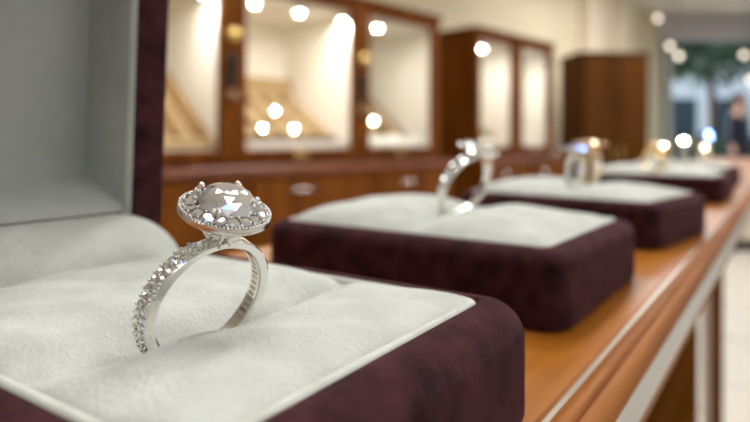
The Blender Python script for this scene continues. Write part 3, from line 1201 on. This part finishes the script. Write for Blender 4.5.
# ceiling downlights: the first pair read from shadows, the rest added for ambience
def downlight(label, x, y, z=CEIL, r=.07, glow='lamp_hot'):
    t = thing('ceiling_downlight', label, 'ceiling light', (x, y, z), None, 'ceiling downlights')
    bm = bmesh.new()
    lathe(bm, [(r + .03, 0), (r + .03, -.012), (r + .004, -.02), (r + .001, -.012), (r + .001, 0)], 32, close_ring=True)
    auto_smooth(link_mesh('trim_ring', bm, M['ring_white'], t), 40)
    bm = bmesh.new()
    bmesh.ops.create_circle(bm, cap_ends=True, segments=32, radius=r, matrix=Matrix.Translation((0, 0, -.014)))
    link_mesh('diffuser', bm, M[glow], t)
    return t


names = ['over the aisle beside the open ring box', 'over the middle of the display counter', 'added over the aisle beside the far trays',
         'added over the near end of the counter', 'added over the far end of the display counter', 'added over the open floor of the aisle',
         'added in front of the first display cabinet', 'added in front of the smaller display cabinet', 'added in front of the wooden armoire']
for (x, y), nm in zip(LAMPS, names):
    downlight('round recessed ceiling downlight ' + nm, x, y, glow='lamp_key' if (x, y) == LAMPS[1] else 'lamp_hot')


def panel_light(label, x, y, w=.6, dep=.6, glow='panel_glow'):  # unseen panels added to brighten cushions, ring reflections and walls
    t = thing('fill_panel', label, 'ceiling light', (x, y, CEIL), None, 'added flat fill panels')
    bm = bmesh.new()
    for a in ((-w / 2 - .02, -w / 2, -dep / 2 - .02, dep / 2 + .02), (w / 2, w / 2 + .02, -dep / 2 - .02, dep / 2 + .02),
              (-w / 2, w / 2, -dep / 2 - .02, -dep / 2), (-w / 2, w / 2, dep / 2, dep / 2 + .02)):
        box(bm, *a, -.02, 0)
    link_mesh('panel_frame', bm, M['ring_white'], t)
    link_mesh('diffuser', bxm(-w / 2, w / 2, -dep / 2, dep / 2, -.012, -.004), M[glow], t)


panel_light('added flat white fill panel straight above the ring box', .40, .60, .6, .6, 'panel_near')
panel_light('added flat white fill panel above the aisle before the armoire', 4.5, .1, .6, .6, 'panel_bright')
panel_light('small added flat white fill panel above the second tray', 1.0, .3, .4, .4, 'panel_near')
panel_light('added flat white fill panel over the aisle on the window side', 3.4, -1.7, 1.2, .6, 'panel_bright')
panel_light('added flat white fill panel over the aisle beside the ring box', .7, -1.9, 1.0, .6)
panel_light('added flat white fill panel in front of the smaller display cabinet', 2.4, .7, .6, .6)
panel_light('added flat white fill panel nearest to the shop window', 5.5, .6, 1.2, .6, 'panel_bright')



# warm pendants in front of the shop window
def pendant(label, px, py, d, r=.032):
    p = at(px, py, d)
    t = thing('pendant_lamp', label, 'pendant lamp', p, None, 'globe pendants near the shop window')
    bm = bmesh.new()
    ball(bm, (0, 0, 0), r, 20, 12)
    link_mesh('globe', bm, M['lamp_globe'], t, smooth=True)
    bm = bmesh.new()
    tube(bm, [(0, 0, r * .9), (0, 0, CEIL - p.z)], .003, 6)
    link_mesh('cord', bm, M['dark'], t)
    bm = bmesh.new()
    lathe(bm, [(.005, r * 1.5), (r * .45, r * 1.4), (r * .5, r * .8), (.005, r * .75)], 16)
    link_mesh('cap', bm, M['brass'], t, smooth=True)
    return t


pendant('warm globe pendant lamp highest and nearest the pale pilaster', 658, 18, 6.9)
pendant('warm globe pendant lamp, upper of the touching pair beside the armoire', 670, 46, 6.6)
pendant('warm globe pendant lamp, lower of the touching pair beside the armoire', 679, 56, 6.3)
pendant('warm globe pendant lamp, higher one at the edge of the shop window', 744, 55, 6.6)
pendant('warm globe pendant lamp, lower one at the edge of the shop window', 751, 80, 6.2)

# low pale plinth counter on the floor at the right
lc = at(733, 140, 5.3)
lc.z = 0
pc = thing('low_counter', 'low beige counter with dark plinth standing on the tiles past the wooden counter', 'counter', lc, (0, 0, fyaw + .1))
link_mesh('plinth', bxm(.03, 1.9, .05, .6, 0, .10), M['dark'], pc)
link_mesh('body', bxm(0, 1.93, .02, .62, .10, .40, bev=.01), M['whitewall'], pc)
link_mesh('top_slab', bxm(-.02, 1.95, 0, .64, .40, .44, bev=.006), M['wall'], pc)

# ------------------------------------------------------------------ outside the shop window
def outp(x, d):
    q = at(x, 140, d)
    q.z = 0
    return q


go = bxm(-30, 30, 0, 30, -.12, -.02)
struct('ground', go, mottled('pavement', S(150, 150, 148), S(170, 170, 166), 2, .8), fo + FWD * .2, fyaw)
bl = thing('street_building', 'pale building across the street seen through the shop window', 'building', outp(640, 20), (0, 0, fyaw))
M['facade'] = mottled('pale_facade', S(246, 240, 226), S(250, 246, 234), 1, .8)
M['darkglass'] = plain('dark_window', S(50, 66, 70), .2)
link_mesh('facade', bxm(0, 9, 0, 3, 0, 7.0), M['facade'], bl)
for i in range(5):
    for z in (.9, 3.6):
        w = link_mesh('window', bxm(.9 + i * 1.7, 1.9 + i * 1.7, -.05, .01, z, z + 1.5), M['darkglass'], bl)
M['leaf'] = mottled('leaf_green', S(40, 66, 48), S(74, 100, 72), 6, .8, .3)
M['bark'] = mottled('bark', S(70, 56, 44), S(88, 72, 58), 8, .9, .4)


def tree(label, x, d, h, r, seed):
    rnd = random.Random(seed)
    t = thing('street_tree', label, 'tree', outp(x, d), (0, 0, 0), 'street trees outside the window')
    bm = bmesh.new()
    tube(bm, [(0, 0, -.05), (.03, .02, h * .4), (.0, .05, h * .7), (.1, 0, h)], [.14, .11, .09, .05], 10)
    link_mesh('trunk', bm, M['bark'], t, smooth=True)
    bm = bmesh.new()
    for k in range(900):
        v = Vector((rnd.gauss(0, 1), rnd.gauss(0, 1), rnd.gauss(0, .7)))
        v = v.normalized() * r * rnd.uniform(.5, 1)
        c = Vector((v.x, v.y, h + v.z * .75))
        s = rnd.uniform(.10, .2)
        Rr = Euler((rnd.uniform(0, 6), rnd.uniform(0, 6), rnd.uniform(0, 6))).to_matrix()
        q = [bm.verts.new(c + Rr @ Vector(w) * s) for w in ((-1, 0, 0), (0, -.45, .08), (1, 0, 0), (0, .45, .08))]
        bm.faces.new(q)
    link_mesh('crown', bm, M['leaf'], t)
    return t


tree('green street tree outside the window, above the touching pendants', 655, 11.0, 2.9, 1.0, 1)
tree('green street tree outside the window, toward the edge of the view', 714, 14.5, 3.2, 1.3, 2)
tree('green street tree farther along the pavement outside', 860, 12.5, 2.8, 1.2, 5)
hg = thing('clipped_hedge', 'low dark green hedge along the pavement outside the shop window', 'hedge', outp(650, 13.6), (0, 0, fyaw))
rnd = random.Random(9)
bm = bmesh.new()
box(bm, .02, 4.4, .05, .55, 0, .95)
for k in range(1500):
    c = Vector((rnd.uniform(0, 4.4), rnd.choice((0, rnd.uniform(0, .6))), rnd.uniform(.05, 1.0)))
    if c.y > .05:
        c.z = rnd.uniform(.93, 1.02)
    s = rnd.uniform(.05, .09)
    Rr = Euler((rnd.uniform(0, 6), rnd.uniform(0, 6), rnd.uniform(0, 6))).to_matrix()
    q = [bm.verts.new(c + Rr @ Vector(w) * s) for w in ((-1, 0, 0), (0, -.45, .08), (1, 0, 0), (0, .45, .08))]
    bm.faces.new(q)
link_mesh('leaves', bm, M['leaf'], hg)

# ------------------------------------------------------------------ person outside in dark clothes, walking past
def skin(name, verts, edges, radii, mat, parent, levels=1):
    me = bpy.data.meshes.new(name)
    me.from_pydata([Vector(v) for v in verts], edges, [])
    o = bpy.data.objects.new(name, me)
    col.objects.link(o)
    o.parent = parent
    me.materials.append(mat)
    md = o.modifiers.new('skin', 'SKIN')
    for i, r in enumerate(radii):
        me.skin_vertices[0].data[i].radius = r if isinstance(r, tuple) else (r, r)
    me.skin_vertices[0].data[0].use_root = True
    md.use_smooth_shade = True
    sd = o.modifiers.new('sub', 'SUBSURF')
    sd.levels = sd.render_levels = levels
    return o


M['skin'] = plain('skin', S(206, 160, 134), .55)
M['jacket'] = plain('navy_jacket', S(34, 40, 56), .8)
M['hair'] = plain('dark_hair', S(52, 30, 30), .6)
M['jeans'] = plain('dark_trousers', S(30, 34, 48), .85)
pe = thing('person', 'person in dark navy jacket standing outside the shop window', 'person', outp(739, 9.2), (0, 0, fyaw + .5))
V = [(0, 0, .92), (0, 0, 1.08), (0, .0, 1.25), (0, -.01, 1.38), (0, -.01, 1.47), (0, -.02, 1.53), (0, -.03, 1.62), (0, -.01, 1.66),
     (-.17, 0, 1.36), (-.22, .02, 1.1), (-.23, -.05, .87), (-.225, -.07, .79), (.17, 0, 1.36), (.22, .02, 1.1), (.23, -.05, .87), (.225, -.07, .79),
     (-.09, 0, .86), (-.1, -.01, .48), (-.1, .02, .09), (-.11, -.14, .04), (.09, 0, .86), (.1, -.02, .48), (.1, .02, .09), (.11, -.14, .04)]
Ed = [(0, 1), (1, 2), (2, 3), (3, 4), (4, 5), (5, 6), (6, 7), (3, 8), (8, 9), (9, 10), (10, 11), (3, 12), (12, 13), (13, 14), (14, 15), (0, 16), (16, 17), (17, 18), (18, 19), (0, 20), (20, 21), (21, 22), (22, 23)]
Rd = [(.14, .10), (.13, .09), (.15, .105), (.12, .085), .055, .06, (.078, .095), (.07, .085), .06, .048, .036, .038, .06, .048, .036, .038, .085, .06, .045, .04, .085, .06, .045, .04]
skin('body', V, Ed, Rd, M['skin'], pe, 2)
V2 = [(0, 0, .95), (0, 0, 1.08), (0, 0, 1.25), (0, -.01, 1.39), (-.175, 0, 1.36), (-.225, .02, 1.1), (-.235, -.045, .90), (.175, 0, 1.36), (.225, .02, 1.1), (.235, -.045, .90), (0, 0, .80)]
skin('jacket', V2, [(0, 1), (1, 2), (2, 3), (3, 4), (4, 5), (5, 6), (3, 7), (7, 8), (8, 9), (0, 10)], [(.17, .13), (.155, .115), (.175, .13), (.13, .1), .075, .064, .052, .075, .064, .052, (.17, .13)], M['jacket'], pe, 2)
V3 = [(0, 0, .9), (-.09, 0, .84), (-.1, -.01, .48), (-.1, .02, .1), (.09, 0, .84), (.1, -.02, .48), (.1, .02, .1)]
skin('trousers', V3, [(0, 1), (1, 2), (2, 3), (0, 4), (4, 5), (5, 6)], [(.15, .11), .1, .075, .062, .1, .075, .062], M['jeans'], pe, 2)
bm = bmesh.new()
ball(bm, (0, .012, 1.645), .105, 18, 12, (.88, 1.02, 1.0))
ball(bm, (0, .055, 1.53), .075, 14, 10, (1.1, .7, 1.5))
link_mesh('hair', bm, M['hair'], pe, smooth=True)
bm = bmesh.new()
for s in (-1, 1):
    ball(bm, (.11 * s, -.07, .035), .05, 12, 8, (.95, 2.3, .8))
link_mesh('shoes', bm, M['dark'], pe, smooth=True)

# ------------------------------------------------------------------ world, camera, view
w = bpy.data.worlds.new('sky')
w.use_nodes = True
sc.world = w
bg = w.node_tree.nodes['Background']
sky = w.node_tree.nodes.new('ShaderNodeTexSky')
try:
    sky.sky_type = 'NISHITA'
    sky.sun_disc = False
    sky.dust_density = 5
    sky.sun_elevation = math.radians(40)
except Exception:
    pass
w.node_tree.links.new(sky.outputs[0], bg.inputs[0])
bg.inputs[1].default_value = 1.3

cam = bpy.data.cameras.new('camera')
co = bpy.data.objects.new('camera', cam)
col.objects.link(co)
co.location = CAM
co.rotation_euler = (PI / 2, 0, -(PI / 2 - YAW))
cam.sensor_width = 36
cam.lens = FPX / 750 * 36
cam.shift_y = -71 / 750
cam.clip_start = .005
cam.clip_end = 100
cam.dof.use_dof = True
cam.dof.focus_distance = .086
cam.dof.aperture_fstop = cam.lens / 2.05
cam.dof.aperture_blades = 0
sc.camera = co

vs = sc.view_settings
vs.view_transform = 'Standard'
vs.look = 'None'
vs.gamma = 1
vs.use_curve_mapping = False
vs.exposure = -1.1
